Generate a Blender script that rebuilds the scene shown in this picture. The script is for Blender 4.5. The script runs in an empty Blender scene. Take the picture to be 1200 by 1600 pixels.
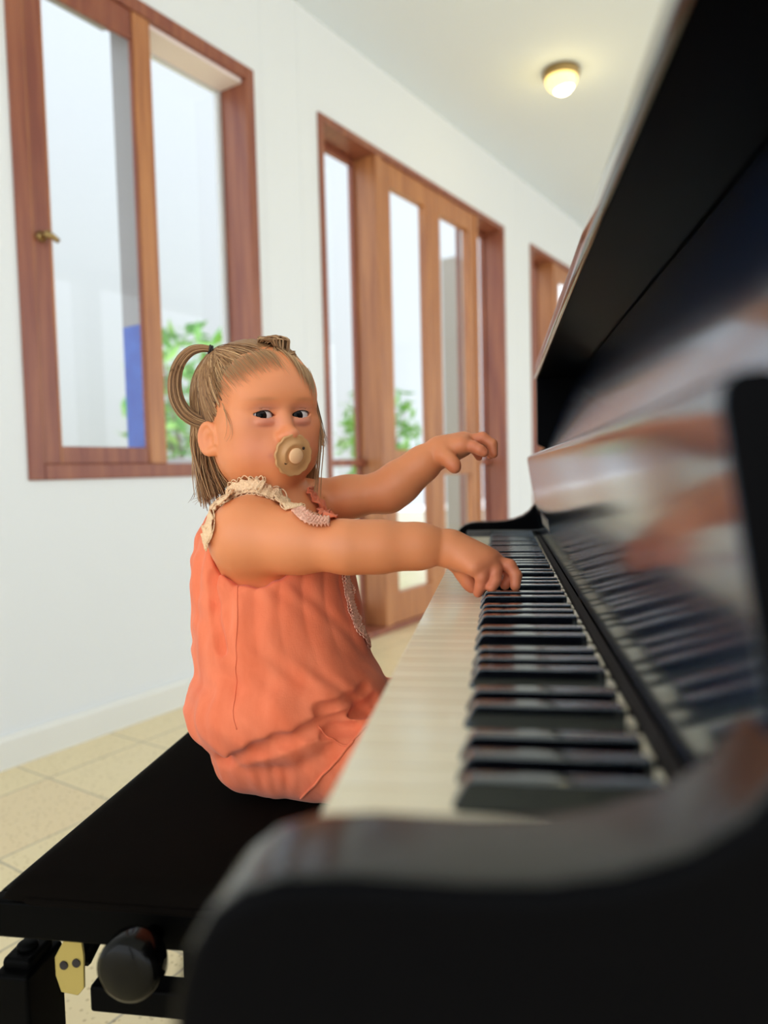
import bpy, bmesh, math, random
import numpy as np
from mathutils import Vector, Matrix
R = random.Random(7)
S = bpy.context.scene
COL = S.collection

# ------------------------------------------------------------------ camera
F = 1150.0
CAM = np.array([0, 0, .87])
_n = np.array([.025, 1, 64 / F]); UP = -_n / np.linalg.norm(_n)
_y = np.array([180, -(64 + .025 * 180), F]); _y /= np.linalg.norm(_y)
_x = np.cross(_y, UP)
M = np.stack([_x, _y, UP], 1)          # world -> (right, down, forward)
def ray(px, py): return M.T @ (np.array([px - 600, py - 800, F]) / F)
def at(px, py, d): return CAM + ray(px, py) * d
cd = bpy.data.cameras.new('camera'); cam = bpy.data.objects.new('camera', cd); COL.objects.link(cam)
mw = Matrix.Identity(4)
for i, v in enumerate((M[0], -M[1], -M[2])):
    for j in range(3): mw[j][i] = v[j]
for j in range(3): mw[j][3] = CAM[j]
cam.matrix_world = mw
cd.sensor_fit = 'VERTICAL'; cd.sensor_height = 36; cd.lens = F * 36 / 1600
cd.clip_start = .02; cd.clip_end = 200
cd.dof.use_dof = True; cd.dof.focus_distance = .83; cd.dof.aperture_fstop = cd.lens / 8.5
S.camera = cam

# ------------------------------------------------------------------ materials
def new_mat(name, color, rough=.5, **kw):
    m = bpy.data.materials.new(name); m.use_nodes = True
    b = m.node_tree.nodes['Principled BSDF']
    b.inputs['Base Color'].default_value = (*color, 1); b.inputs['Roughness'].default_value = rough
    for k, v in kw.items(): b.inputs[k.replace('_', ' ')].default_value = v
    return m
def nodes(m): return m.node_tree.nodes, m.node_tree.links, m.node_tree.nodes['Principled BSDF']
def noise_mix(m, c1, c2, scale, lo=.4, hi=.6, stretch=(1, 1, 1), detail=4, coord='Object'):
    n, l, b = nodes(m)
    t = n.new('ShaderNodeTexCoord'); mp = n.new('ShaderNodeMapping'); mp.inputs['Scale'].default_value = stretch
    z = n.new('ShaderNodeTexNoise'); z.inputs['Scale'].default_value = scale; z.inputs['Detail'].default_value = detail
    r = n.new('ShaderNodeValToRGB'); r.color_ramp.elements[0].position = lo; r.color_ramp.elements[1].position = hi
    r.color_ramp.elements[0].color = (*c1, 1); r.color_ramp.elements[1].color = (*c2, 1)
    l.new(t.outputs[coord], mp.inputs['Vector']); l.new(mp.outputs[0], z.inputs['Vector']); l.new(z.outputs['Fac'], r.inputs[0])
    l.new(r.outputs[0], b.inputs['Base Color']); return z
def bump(m, scale, strength, dist=.001, stretch=(1, 1, 1), kind='noise', coord='Object'):
    n, l, b = nodes(m)
    t = n.new('ShaderNodeTexCoord'); mp = n.new('ShaderNodeMapping'); mp.inputs['Scale'].default_value = stretch
    if kind == 'noise':
        z = n.new('ShaderNodeTexNoise'); z.inputs['Scale'].default_value = scale; out = z.outputs['Fac']
    else:
        z = n.new('ShaderNodeTexVoronoi'); z.inputs['Scale'].default_value = scale; out = z.outputs['Distance']
    u = n.new('ShaderNodeBump'); u.inputs['Strength'].default_value = strength; u.inputs['Distance'].default_value = dist
    l.new(t.outputs[coord], mp.inputs['Vector']); l.new(mp.outputs[0], z.inputs['Vector']); l.new(out, u.inputs['Height'])
    if b.inputs['Normal'].links:
        u.inputs['Normal'].default_value = (0, 0, 0); l.new(b.inputs['Normal'].links[0].from_socket, u.inputs['Normal'])
    l.new(u.outputs[0], b.inputs['Normal'])

plaster = new_mat('white_plaster', (.74, .765, .79), .7); bump(plaster, 60, .12, .002)
ceil_m = new_mat('ceiling_paint', (.79, .87, .97), .75)
basem = new_mat('baseboard_paint', (.74, .74, .71), .45)
wood = new_mat('red_brown_wood', (.3, .1, .05), .38)
noise_mix(wood, (.20, .052, .034), (.32, .11, .055), 4, .35, .7, (9, 9, .6))
wood_l = new_mat('honey_wood', (.42, .2, .08), .38)
noise_mix(wood_l, (.34, .125, .05), (.50, .215, .08), 4, .35, .7, (9, 9, .6))
glass = bpy.data.materials.new('window_glass'); glass.use_nodes = True
_nt = glass.node_tree; _nt.nodes.clear()
_o = _nt.nodes.new('ShaderNodeOutputMaterial'); _mx = _nt.nodes.new('ShaderNodeMixShader'); _tr = _nt.nodes.new('ShaderNodeBsdfTransparent')
_gl = _nt.nodes.new('ShaderNodeBsdfGlossy'); _fr = _nt.nodes.new('ShaderNodeFresnel'); _gl.inputs['Roughness'].default_value = .02
_tr.inputs[0].default_value = (.97, .98, .985, 1)
_ge = _nt.nodes.new('ShaderNodeNewGeometry'); _iv = _nt.nodes.new('ShaderNodeMath'); _iv.operation = 'SUBTRACT'; _iv.inputs[0].default_value = 1
_ml = _nt.nodes.new('ShaderNodeMath'); _ml.operation = 'MULTIPLY'
_nt.links.new(_ge.outputs['Backfacing'], _iv.inputs[1]); _nt.links.new(_iv.outputs[0], _ml.inputs[0]); _nt.links.new(_fr.outputs[0], _ml.inputs[1])
_nt.links.new(_ml.outputs[0], _mx.inputs[0]); _nt.links.new(_tr.outputs[0], _mx.inputs[1]); _nt.links.new(_gl.outputs[0], _mx.inputs[2]); _nt.links.new(_mx.outputs[0], _o.inputs[0])
lacquer = new_mat('black_lacquer', (.004, .004, .005), .09, Specular_IOR_Level=.6); lacquer.node_tree.nodes['Principled BSDF'].inputs['Coat Weight'].default_value = .4
lacquer_f = new_mat('fallboard_lacquer', (.006, .015, .036), .14, Specular_IOR_Level=.8, Specular_Tint=(.55, .78, 1, 1), Coat_Weight=1, Coat_Roughness=.13, Coat_Tint=(.8, .9, 1, 1))  # blue tints put the cool cast of the reflections into the lacquer
lacquer_k = new_mat('arm_lacquer', (.004, .004, .005), .2, Specular_IOR_Level=.7)
lacquer_shaded = new_mat('shaded_black_lacquer', (.002, .002, .0025), .3, Specular_IOR_Level=.02)  # lacquer copy with its reflections cut, so faces look shaded
ivory = new_mat('ivory_key', (.80, .70, .50), .18)
noise_mix(ivory, (.84, .74, .53), (.90, .82, .64), 9, .3, .7, (1, 6, 1))
ebony = new_mat('ebony_key', (.002, .002, .004), .12, Specular_IOR_Level=.9, Specular_Tint=(.65, .84, 1, 1), Coat_Weight=.9, Coat_Roughness=.08)  # blue specular tint imitates cool highlights on the black keys
felt_m = new_mat('dark_felt', (.02, .015, .015), .9)
gold_m = new_mat('pale_gold_print', (.45, .42, .36), .35)
velvet = new_mat('black_velvet', (.0035, .0026, .002), 1, Specular_IOR_Level=.04); bump(velvet, 900, .3, .0005)
bl_metal = new_mat('black_metal', (.0015, .0015, .0015), .5, Specular_IOR_Level=.03)
bl_gloss = new_mat('black_plastic', (.0015, .0015, .0015), .15, Specular_IOR_Level=.15)
brass_plate = new_mat('yellow_zinc', (.42, .33, .10), .4, Metallic=.5)
brass = new_mat('aged_brass', (.35, .24, .10), .35, Metallic=.8)
floor_m = new_mat('terrazzo_tile', (.6, .53, .38), .22)

# ------------------------------------------------------------------ mesh builder
class MB:
    def __init__(s): s.v = []; s.f = []
    def add(s, vs, fs):
        o = len(s.v); s.v += [tuple(v) for v in vs]; s.f += [tuple(o + i for i in f) for f in fs]; return s
    def box(s, a, b, fr=None):
        a0 = [min(a[i], b[i]) for i in range(3)]; b0 = [max(a[i], b[i]) for i in range(3)]
        vs = [(x, y, z) for x in (a0[0], b0[0]) for y in (a0[1], b0[1]) for z in (a0[2], b0[2])]
        if fr: vs = [fr(*v) for v in vs]
        return s.add(vs, [(0, 1, 3, 2), (4, 6, 7, 5), (0, 4, 5, 1), (2, 3, 7, 6), (0, 2, 6, 4), (1, 5, 7, 3)])
    def prism(s, poly, fn, t0, t1):      # poly of (a,b) pairs, fn(a,b,t) -> xyz
        n = len(poly)
        vs = [fn(a, b, t0) for a, b in poly] + [fn(a, b, t1) for a, b in poly]
        return s.add(vs, [tuple(range(n))[::-1], tuple(range(n, 2 * n))] + [(i, (i + 1) % n, n + (i + 1) % n, n + i) for i in range(n)])
    def tube(s, pts, rad, sides=8, cap=True):
        pts = [np.asarray(p, float) for p in pts]; n = len(pts)
        if np.isscalar(rad): rad = [rad] * n
        t = pts[1] - pts[0]; u = np.cross(t, (0.31, .2, .93)); u /= np.linalg.norm(u) + 1e-12
        vs = []
        for i in range(n):
            t = pts[min(i + 1, n - 1)] - pts[max(i - 1, 0)]; t = t / (np.linalg.norm(t) + 1e-12)
            u = u - t * (u @ t); u /= np.linalg.norm(u) + 1e-12; w = np.cross(t, u)
            for k in range(sides):
                a = 2 * math.pi * k / sides; vs.append(pts[i] + (u * math.cos(a) + w * math.sin(a)) * rad[i])
        fs = [(i * sides + k, i * sides + (k + 1) % sides, (i + 1) * sides + (k + 1) % sides, (i + 1) * sides + k) for i in range(n - 1) for k in range(sides)]
        if cap: fs += [tuple(range(sides))[::-1], tuple(range((n - 1) * sides, n * sides))]
        return s.add(vs, fs)
    def lathe(s, prof, o, ax, seg=32):    # prof of (radius, height) along axis ax from o
        ax = np.asarray(ax, float); ax /= np.linalg.norm(ax); o = np.asarray(o, float)
        u = np.cross(ax, (.3, .9, .31)); u /= np.linalg.norm(u); w = np.cross(ax, u)
        vs = [o + ax * h + (u * math.cos(2 * math.pi * k / seg) + w * math.sin(2 * math.pi * k / seg)) * r for r, h in prof for k in range(seg)]
        n = len(prof)
        fs = [(i * seg + k, i * seg + (k + 1) % seg, (i + 1) * seg + (k + 1) % seg, (i + 1) * seg + k) for i in range(n - 1) for k in range(seg)]
        return s.add(vs, fs + [tuple(range(seg))[::-1], tuple(range((n - 1) * seg, n * seg))])
    def build(s, name, mat, parent=None, bevel=0, smooth=False, seg=2, cols=None):
        me = bpy.data.meshes.new(name); me.from_pydata(s.v, [], s.f)
        bm = bmesh.new(); bm.from_mesh(me); bmesh.ops.recalc_face_normals(bm, faces=bm.faces); bm.to_mesh(me); bm.free()
        return link(name, me, mat, parent, bevel, smooth, seg)
def link(name, me, mat, parent=None, bevel=0, smooth=False, seg=2):
    me.materials.append(mat); o = bpy.data.objects.new(name, me); COL.objects.link(o)
    if parent is not None:
        o.parent = parent; o.matrix_parent_inverse = PARENT_INV(parent)
    if smooth or bevel:
        for p in me.polygons: p.use_smooth = True
    if bevel:
        m = o.modifiers.new('bevel', 'BEVEL'); m.width = bevel; m.segments = seg; m.limit_method = 'ANGLE'; m.angle_limit = math.radians(40)
        w = o.modifiers.new('wn', 'WEIGHTED_NORMAL')
    return o
def PARENT_INV(p):      # meshes are written in world coordinates: only a root Empty carries an offset
    return Matrix.Translation(-Vector(p.location)) if p.type == 'EMPTY' else Matrix.Identity(4)
def empty(name, loc, label=None, cat=None, group=None, kind=None):
    o = bpy.data.objects.new(name, None); o.empty_display_size = .05; COL.objects.link(o); o.location = tuple(loc)
    tag(o, label, cat, group, kind); return o
def tag(o, label=None, cat=None, group=None, kind=None):
    for k, v in (('label', label), ('category', cat), ('group', group), ('kind', kind)):
        if v: o[k] = v
    return o
# ------------------------------------------------------------------ the room
WA = math.radians(24.9)
WD = np.array([math.sin(WA), math.cos(WA), 0]); WN = np.array([math.cos(WA), -math.sin(WA), 0])
W0 = np.array([-1.5002, 1.9629, 0])
def wl(s, o, z): return W0 + WD * s + WN * o + np.array([0, 0, z])    # along the wall, off it into the room, up
def struct(mb, name, mat, label=None, parent=None, **k):
    o = mb.build(name, mat, parent, **k)
    if parent is None: tag(o, label, kind='structure')
    return o
H = 2.975; T = .17
fl = MB().box((-9, -7, -.12), (9, 16, 0))
n, l, b = nodes(floor_m)
tc = n.new('ShaderNodeTexCoord'); mp = n.new('ShaderNodeMapping'); mp.inputs['Rotation'].default_value = (0, 0, math.radians(24.9)); mp.inputs['Location'].default_value = (.02, .13, 0)
br = n.new('ShaderNodeTexBrick'); br.offset = 0; br.inputs['Scale'].default_value = 1; br.inputs['Brick Width'].default_value = .33; br.inputs['Row Height'].default_value = .33
br.inputs['Mortar Size'].default_value = .003; br.inputs['Bias'].default_value = -.82
br.inputs['Color1'].default_value = (.80, .67, .41, 1); br.inputs['Color2'].default_value = (.66, .36, .22, 1); br.inputs['Mortar'].default_value = (.48, .41, .29, 1)
vo = n.new('ShaderNodeTexVoronoi'); vo.inputs['Scale'].default_value = 75
cr = n.new('ShaderNodeValToRGB'); cr.color_ramp.elements[0].position = .12; cr.color_ramp.elements[0].color = (.62, .56, .5, 1); cr.color_ramp.elements[1].position = .3; cr.color_ramp.elements[1].color = (1, 1, 1, 1)
nz = n.new('ShaderNodeTexNoise'); nz.inputs['Scale'].default_value = 3
mu = n.new('ShaderNodeMixRGB'); mu.blend_type = 'MULTIPLY'; mu.inputs[0].default_value = .8
l.new(tc.outputs['Object'], mp.inputs[0]); l.new(mp.outputs[0], br.inputs['Vector']); l.new(tc.outputs['Object'], vo.inputs['Vector'])
l.new(vo.outputs['Distance'], cr.inputs[0]); l.new(br.outputs['Color'], mu.inputs[1]); l.new(cr.outputs[0], mu.inputs[2]); l.new(mu.outputs[0], b.inputs['Base Color'])
struct(fl, 'floor', floor_m, 'cream speckled terrazzo tile floor with a few red tiles')
# ceiling follows the room: from the window wall to 4.4 m across
def quad_slab(s0, s1, o0, o1, z0, z1):
    return MB().prism([(s0, o0), (s1, o0), (s1, o1), (s0, o1)], lambda a, c, t: wl(a, c, t), z0, z1)
struct(quad_slab(-3.2, 10, -.17, 4.6, H, H + .12), 'ceiling', ceil_m, 'flat white ceiling with one small lit lamp')

def wall_seg(mb, s0, s1, z0, z1): mb.prism([(s0, -T), (s1, -T), (s1, 0), (s0, 0)], lambda a, c, t: wl(a, c, t), z0, z1)
ZT = 2.55
W1 = (.137, 1.203, .868); D1 = (1.632, 3.69, 0); D2 = (4.162, 6.2, 0)
w = MB()
for s0, s1 in ((-3.2, W1[0]), (W1[1], D1[0]), (D1[1], D2[0]), (D2[1], 10)): wall_seg(w, s0, s1, 0, H)
for o_ in (W1, D1, D2):
    wall_seg(w, o_[0], o_[1], ZT, H)
    if o_[2]: wall_seg(w, o_[0], o_[1], 0, o_[2])
struct(w, 'wall_left', plaster, 'white plaster wall with timber windows and glazed doors')
w = MB()
for o0 in (-.17, 2.2, 4.4): w.prism([(-3.4, o0), (-3.2, o0), (-3.2, o0 + .2), (-3.4, o0 + .2)], lambda a, c, t: wl(a, c, t), 0, H)
w.prism([(-3.4, -.17), (-3.2, -.17), (-3.2, 4.6), (-3.4, 4.6)], lambda a, c, t: wl(a, c, t), 2.75, H)
struct(w, 'wall_back', plaster, 'open pillared end of the room behind the photographer')
# far end wall and the pillars of the open side behind the piano
w = MB(); w.prism([(9.4, 0), (9.4, 4.6), (9.6, 4.6), (9.6, 0)], lambda a, c, t: wl(a, c, t), 0, H)
struct(w, 'wall_far', plaster, 'white end wall of the long room')
w = MB()
for s0, s1 in ((-.2, .0), (3.4, 3.6), (6.6, 6.8), (9.2, 9.4)): w.prism([(s0, 4.4), (s1, 4.4), (s1, 4.6), (s0, 4.6)], lambda a, c, t: wl(a, c, t), 0, H)
w.prism([(-3.2, 4.4), (9.4, 4.4), (9.4, 4.6), (-3.2, 4.6)], lambda a, c, t: wl(a, c, t), 2.85, H)
struct(w, 'wall_right', plaster, 'white pillared side wall behind the piano')
for k, (s0, s1) in enumerate(((-3.2, D1[0] - .03), (D1[1] + .03, D2[0] - .03), (D2[1] + .03, 9.4))):
    m_ = MB().prism([(0, 0), (.017, 0), (.017, .085), (.010, .1), (0, .1)], lambda a, c, t: wl(t, a, c), s0, s1)
    struct(m_, 'baseboard_left' if k == 0 else 'baseboard_left', basem, ['white baseboard under the casement window', 'white baseboard between the two door units', 'white baseboard beyond the far doors'][k])
for k, s0 in enumerate((1.50, 1.26, 3.93)):
    struct(MB().prism([(s0, 0), (s0 + .004, 0), (s0 + .004, .0015), (s0, .0015)], lambda a, c, t: wl(a, c, t), .1, H), 'trim_%d' % (k + 1), plaster,
           ['thin vertical wall joint just before the near doors', 'thin vertical wall joint beside the casement window', 'thin vertical wall joint between the two door units'][k])

def rails(mb, s0, s1, z0, z1, o0, o1, w0, wt=None, wb=None, w1=None):   # a rectangular frame
    wt = w0 if wt is None else wt; wb = w0 if wb is None else wb; w1 = w0 if w1 is None else w1
    P = lambda a, c, t: wl(a, c, t)
    mb.prism([(s0, o0), (s0 + w0, o0), (s0 + w0, o1), (s0, o1)], P, z0, z1)
    mb.prism([(s1 - w1, o0), (s1, o0), (s1, o1), (s1 - w1, o1)], P, z0, z1)
    if wt: mb.prism([(s0 + w0, o0), (s1 - w1, o0), (s1 - w1, o1), (s0 + w0, o1)], P, z1 - wt, z1)
    if wb: mb.prism([(s0 + w0, o0), (s1 - w1, o0), (s1 - w1, o1), (s0 + w0, o1)], P, z0, z0 + wb)
    return mb
def slab(s0, s1, z0, z1, o0, o1): return MB().prism([(s0, o0), (s1, o0), (s1, o1), (s0, o1)], lambda a, c, t: wl(a, c, t), z0, z1)
grey_stop = new_mat('grey_window_stop', (.62, .64, .66), .5)

# casement window
root = empty('window_1', wl(.67, 0, .868), 'red-brown casement window with a shut left sash, beside the child', kind='structure')
m_ = rails(MB(), W1[0], W1[1], .868, ZT, -T, .012, .05)
m_.add(*[[], []])
f_ = struct(m_, 'window_frame', wood, parent=root, bevel=.004)
struct(slab(.60, .675, .918, 2.50, -.02, .006), 'mullion', wood_l, parent=root, bevel=.004)
grey_d = new_mat('grey_frame_paint', (.30, .30, .32), .5)
mbk = struct(slab(.602, .66, 1.42, 2.50, -.125, -.02), 'mullion_back', grey_d, parent=root, bevel=.002)
blue = new_mat('blue_paint', (.03, .12, .62), .5); noise_mix(blue, (.012, .06, .42), (.04, .14, .6), 14, .3, .7)
tag(struct(slab(.602, .66, .918, 1.42, -.125, -.02), 'mullion_back', blue, parent=root, bevel=.002), 'bright blue lower part')
struct(slab(.255, .60, 2.485, 2.50, -.16, -.02), 'head_soffit', grey_d, parent=root)
struct(slab(.675, 1.15, 2.485, 2.50, -.158, -.012), 'head_soffit', new_mat('pale_pink_reflection', (.80, .70, .70), .5), parent=root)  # pale slab stands in for light reflected on the frame head
sa = struct(rails(MB(), .187, .60, .918, 2.50, -.016, .002, .068, .1, .058, .008), 'sash', wood, parent=root, bevel=.004)
struct(rails(MB(), .187, .255, .918, 2.50, .002, .0035, .006, 0, 0), 'sash_bead', wood_l, parent=sa)
struct(slab(.25, .594, .97, 2.41, -.012, -.008), 'glass_pane', glass, parent=sa)
hd = MB(); hd.lathe([(.017, 0), (.017, .006), (.009, .010), (.009, .03), (.012, .034), (.012, .042)], wl(.217, .002, 1.63), WN, 20)
hd.tube([wl(.217, .035, 1.63), wl(.232, .04, 1.628), wl(.252, .043, 1.615)], [.010, .010, .008], 10)
struct(hd, 'latch_handle', brass, parent=sa, smooth=True)
struct(rails(MB(), .675, 1.153, .918, 2.50, -.158, -.135, .022), 'glazing_stop', grey_stop, parent=root, bevel=.002)
struct(slab(.695, 1.135, .938, 2.48, -.149, -.144), 'glass_pane', glass, parent=root)

# glazed door units
def door_unit(name, s0, s1, label):
    root = empty(name, wl((s0 + s1) / 2, 0, 0), label, kind='structure')
    struct(rails(MB(), s0, s1, 0, ZT, -T, .012, .035, wb=.03), 'door_frame', wood, parent=root, bevel=.004)
    a, c = s0 + .47, s1 - .47
    struct(slab(a, a + .06, .03, ZT - .035, -T, .008), 'mullion', wood_l, parent=root, bevel=.004)
    struct(slab(c + .025, c + .06, .03, ZT - .035, -.07, .008), 'mullion', wood_l, parent=root, bevel=.004)
    for p, q in ((s0 + .035, a), (c + .06, s1 - .035)):
        struct(rails(MB(), p, q, .03, ZT - .035, -.16, -.13, .02, .03, .12), 'sidelight_frame', wood, parent=root, bevel=.003)
        struct(slab(p, q, .90, .935, -.165, -.10), 'transom', wood, parent=root, bevel=.003)
        struct(slab(p + .015, q - .015, .14, .905, -.149, -.144), 'glass_pane', glass, parent=root)
        struct(slab(p + .015, q - .015, .93, ZT - .06, -.149, -.144), 'glass_pane', glass, parent=root)
    c += .025; mid = (a + .06 + c) / 2
    for k, (p, q) in enumerate(((a + .06, mid), (mid, c))):
        lf = struct(rails(MB(), p, q, .03, ZT - .035, -.05, -.002, .088, .12, .17), 'door_leaf', wood_l, parent=root, bevel=.004)
        struct(slab(p + .088, q - .088, .84, .985, -.048, -.004), 'mid_rail', wood_l, parent=lf, bevel=.003)
        struct(slab(p + .08, q - .08, .2, .85, -.03, -.025), 'glass_pane', glass, parent=lf)
        struct(slab(p + .08, q - .08, .98, 2.40, -.03, -.025), 'glass_pane', glass, parent=lf)
        if k:
            h_ = MB().lathe([(.02, 0), (.02, .008), (.008, .012), (.008, .05)], wl(p + .05, 0, 1.05), WN, 16)
            h_.tube([wl(p + .05, .046, 1.05), wl(p + .16, .05, 1.05)], .008, 8)
            struct(h_, 'door_handle', brass, parent=lf, smooth=True)
    return root
door_unit('door_1', D1[0], D1[1], 'nearer timber double door with glass leaves and side lights, behind the raised arm')
door_unit('door_2', D2[0], D2[1], 'farther timber glazed door unit, half hidden by the piano')

# ceiling lamp
lp = np.array([.36, 4.15, H])
lr = empty('ceiling_lamp', lp, 'small round glowing brass-rimmed lamp on the white ceiling', 'lamp')
MB().lathe([(.03, 0), (.095, 0), (.098, -.02), (.09, -.04), (.02, -.04)], lp, (0, 0, 1), 40).build('rim', brass, lr, smooth=True)
globe_m = new_mat('glowing_globe', (.9, .75, .35), .3, Emission_Color=(1, .72, .22, 1), Emission_Strength=1.6)
bulb_m = new_mat('lit_bulb', (1, .95, .8), .3, Emission_Color=(1, .93, .75, 1), Emission_Strength=9)
MB().lathe([(.083 * math.cos(a), -.04 - .075 * math.sin(a)) for a in np.linspace(0, 1.5, 12)], lp, (0, 0, 1), 40).build('globe', globe_m, lr, smooth=True)
MB().lathe([(.066 * math.cos(a), -.052 - .072 * math.sin(a)) for a in np.linspace(.15, 1.5, 12)], lp + np.array([.006, 0, 0]), (0, 0, 1), 32).build('bulb', bulb_m, lr, smooth=True)
ld = bpy.data.lights.new('lamp_glow', 'POINT'); ld.energy = 1.1; ld.color = (1, .78, .3); ld.shadow_soft_size = .07
lo = bpy.data.objects.new('lamp_glow', ld); COL.objects.link(lo); lo.parent = lr; lo.location = (0, 0, -.17)

# ------------------------------------------------------------------ outside the windows
render_w = new_mat('white_render', (.44, .455, .475), .8)
def ext(name, mat, rect, z0, z1, label, cat=None, kind=None, bev=.01):
    s0, s1, o0, o1 = rect
    o = slab(s0, s1, z0, z1, o0, o1).build(name, mat, bevel=bev); tag(o, label, cat, kind=kind); return o
ext('wall_outside', render_w, (-6, 18, -7.2, -7), 0, 9, 'white building wall across the yard outside', kind='structure', bev=0)
gp = new_mat('grey_pillar_paint', (.30, .27, .24), .7)
o = MB().prism([(6.75, -2.2), (6.95, -2.2), (6.95, -2.0), (6.75, -2.0)], lambda a, c, t: wl(a, c, t), 0, 3.4).build('porch_post', gp, bevel=.01)
tag(o, 'grey porch post outside, seen through the right door leaf', 'post')
leaf_m = new_mat('leaf_green', (.16, .42, .06), .5); noise_mix(leaf_m, (.10, .36, .04), (.35, .62, .14), 5, .35, .65)
bark = new_mat('bark', (.2, .14, .09), .8)
def shrub(name, s, o_, h, rad, label, nl=420, group=None):
    rr = random.Random(int(s * 100)); base = wl(s, o_, 0)
    rt = empty(name, base, label, 'shrub', group)
    st = MB()
    for k in range(7):
        a = k * .9; tip = base + np.array([math.cos(a) * rad * .6, math.sin(a) * rad * .6, h * .8])
        st.tube([base, (base + tip) / 2 + np.array([0, 0, .15]), tip], [.03, .02, .008], 6)
    st.build('stem', bark, rt, smooth=True)
    lf = MB()
    for k in range(nl):
        while True:
            q = np.array([rr.uniform(-1, 1), rr.uniform(-1, 1), rr.uniform(-1, 1)])
            if q @ q < 1: break
        c = base + np.array([q[0] * rad, q[1] * rad, h * .58 + q[2] * h * .42]); L = rr.uniform(.09, .17)
        d = np.array([rr.gauss(0, 1), rr.gauss(0, 1), rr.gauss(0, .6)]); d /= np.linalg.norm(d)
        u = np.cross(d, (rr.random(), rr.random(), 1)); u /= np.linalg.norm(u); w = np.cross(d, u)
        lf.add([c - d * L, c - u * L * .32 + w * .01, c + d * L, c + u * L * .32 + w * .01, ], [(0, 1, 2, 3)])
    lf.build('foliage', leaf_m, rt)
shrub('leafy_shrub', 3.75, -3.3, 2.35, .62, 'bright green shrub outside the right pane of the casement window')
shrub('leafy_shrub', 6.4, -4.6, 2.2, .7, 'green shrub outside seen through the left door leaf')
shrub('leafy_shrub', 8.3, -4.2, 2.3, .7, 'green shrub outside seen through the right door leaf')

# ------------------------------------------------------------------ daylight
wd_ = bpy.data.worlds.new('sky'); S.world = wd_; wd_.use_nodes = True
bg = wd_.node_tree.nodes['Background']; bg.inputs[0].default_value = (.90, .955, 1, 1); bg.inputs[1].default_value = 2.2
S.view_settings.view_transform = 'Standard'; S.view_settings.look = 'None'; S.view_settings.gamma = 1; S.view_settings.use_curve_mapping = False
S.view_settings.exposure = .3
# ------------------------------------------------------------------ piano
pn = empty('upright_piano', (.2, .85, 0), 'glossy black upright piano with its keyboard lid open, right of the child', 'piano')
Y0, Y1 = .245, 1.467
XF = -.0725; XB = .077; ZK = .735
cheek_poly = [(-.071, .60), (-.0890, .614), (-.0935, .63), (-.0945, .70), (-.0930, .722), (-.0885, .738), (-.0810, .750), (-.0715, .7575), (-.059, .7618), (-.04, .7635), (-.01, .7632), (.010, .7645), (.028, .7680), (.045, .7745), (.058, .7840), (.069, .7985), (.0765, .818), (.080, .845), (.081, .905), (.15, .92), (.16, .60)]
for y0, y1 in ((.183, .226), (1.487, 1.53)):
    MB().prism(cheek_poly, lambda a, c, t: (a, t, c), y0, y1).build('key_arm', lacquer_k, pn, bevel=.006, seg=3)
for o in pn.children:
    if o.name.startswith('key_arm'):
        o.data.materials.append(lacquer_shaded)
        for p in o.data.polygons: p.material_index = 1 if abs(p.normal.y) > .9 else 0  # end faces take the shaded copy of the same lacquer
for y0, y1 in ((.226, .2435), (1.4685, 1.487)):
    MB().box((-.066, y0, .70), (.09, y1, .748)).build('key_block', lacquer, pn, bevel=.002)
MB().box((-.07, .226, .615), (.16, 1.487, .70)).build('keybed', lacquer, pn, bevel=.004)
MB().box((-.0845, .226, .64), (-.0765, 1.487, .712)).build('key_slip', lacquer, pn, bevel=.002)
MB().box((.0705, .2435, .70), (.0765, 1.4685, .7375)).build('felt_strip', felt_m, pn)
# white keys from the treble end (near) to the bass end (far)
PITCH = (Y1 - Y0) / 52
names = 'CBAGFED'                     # C8 is nearest
def wname(i): return names[i % 7]
BW = .0102; blacks = []
OFF = {'B': 0, 'A': .0, 'G': -.0, 'E': .0012, 'D': -.0012}
for i in range(51):
    if wname(i) not in ('C', 'F') :   # a black key lies between white i and the next lower white i+1 unless i is C or F
        nm = wname(i); off = {'B': -.0014, 'A': 0, 'G': .0014, 'E': -.0013, 'D': .0013}[nm]
        blacks.append((i, Y0 + (i + 1) * PITCH + off))
bset = {i: y for i, y in blacks}
protos = {}
def white_key(i):
    y0, y1 = Y0 + i * PITCH + .0004, Y0 + (i + 1) * PITCH - .0004
    a0 = bset[i - 1] + BW / 2 + .0012 if (i - 1) in bset else y0
    a1 = bset[i] - BW / 2 - .0012 if i in bset else y1
    key = (round(a0 - y0, 4), round(y1 - a1, 4))
    if key in protos:
        src, j = protos[key]; o = src.copy(); COL.objects.link(o); o.location = (0, (i - j) * PITCH, 0); return o
    xs = -.0185
    poly = [(XF, y0), (xs, y0), (xs, a0), (XB - .008, a0), (XB - .008, a1), (xs, a1), (xs, y1), (XF, y1)]
    mb = MB().prism(poly, lambda a, c, t: (a, c, t), .7327, ZK)
    mb.prism([(XF + .002, y0), (xs, y0), (xs, y1), (XF + .002, y1)], lambda a, c, t: (a, c, t), .709, .7326)
    mb.prism([(xs, a0), (XB - .008, a0), (XB - .008, a1), (xs, a1)], lambda a, c, t: (a, c, t), .709, .7326)
    o = mb.build('white_key', ivory, pn, bevel=.0007); protos[key] = (o, i); return o
for i in range(52):
    o = white_key(i)
    if o.parent is None: o.parent = pn
bk0 = None
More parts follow.
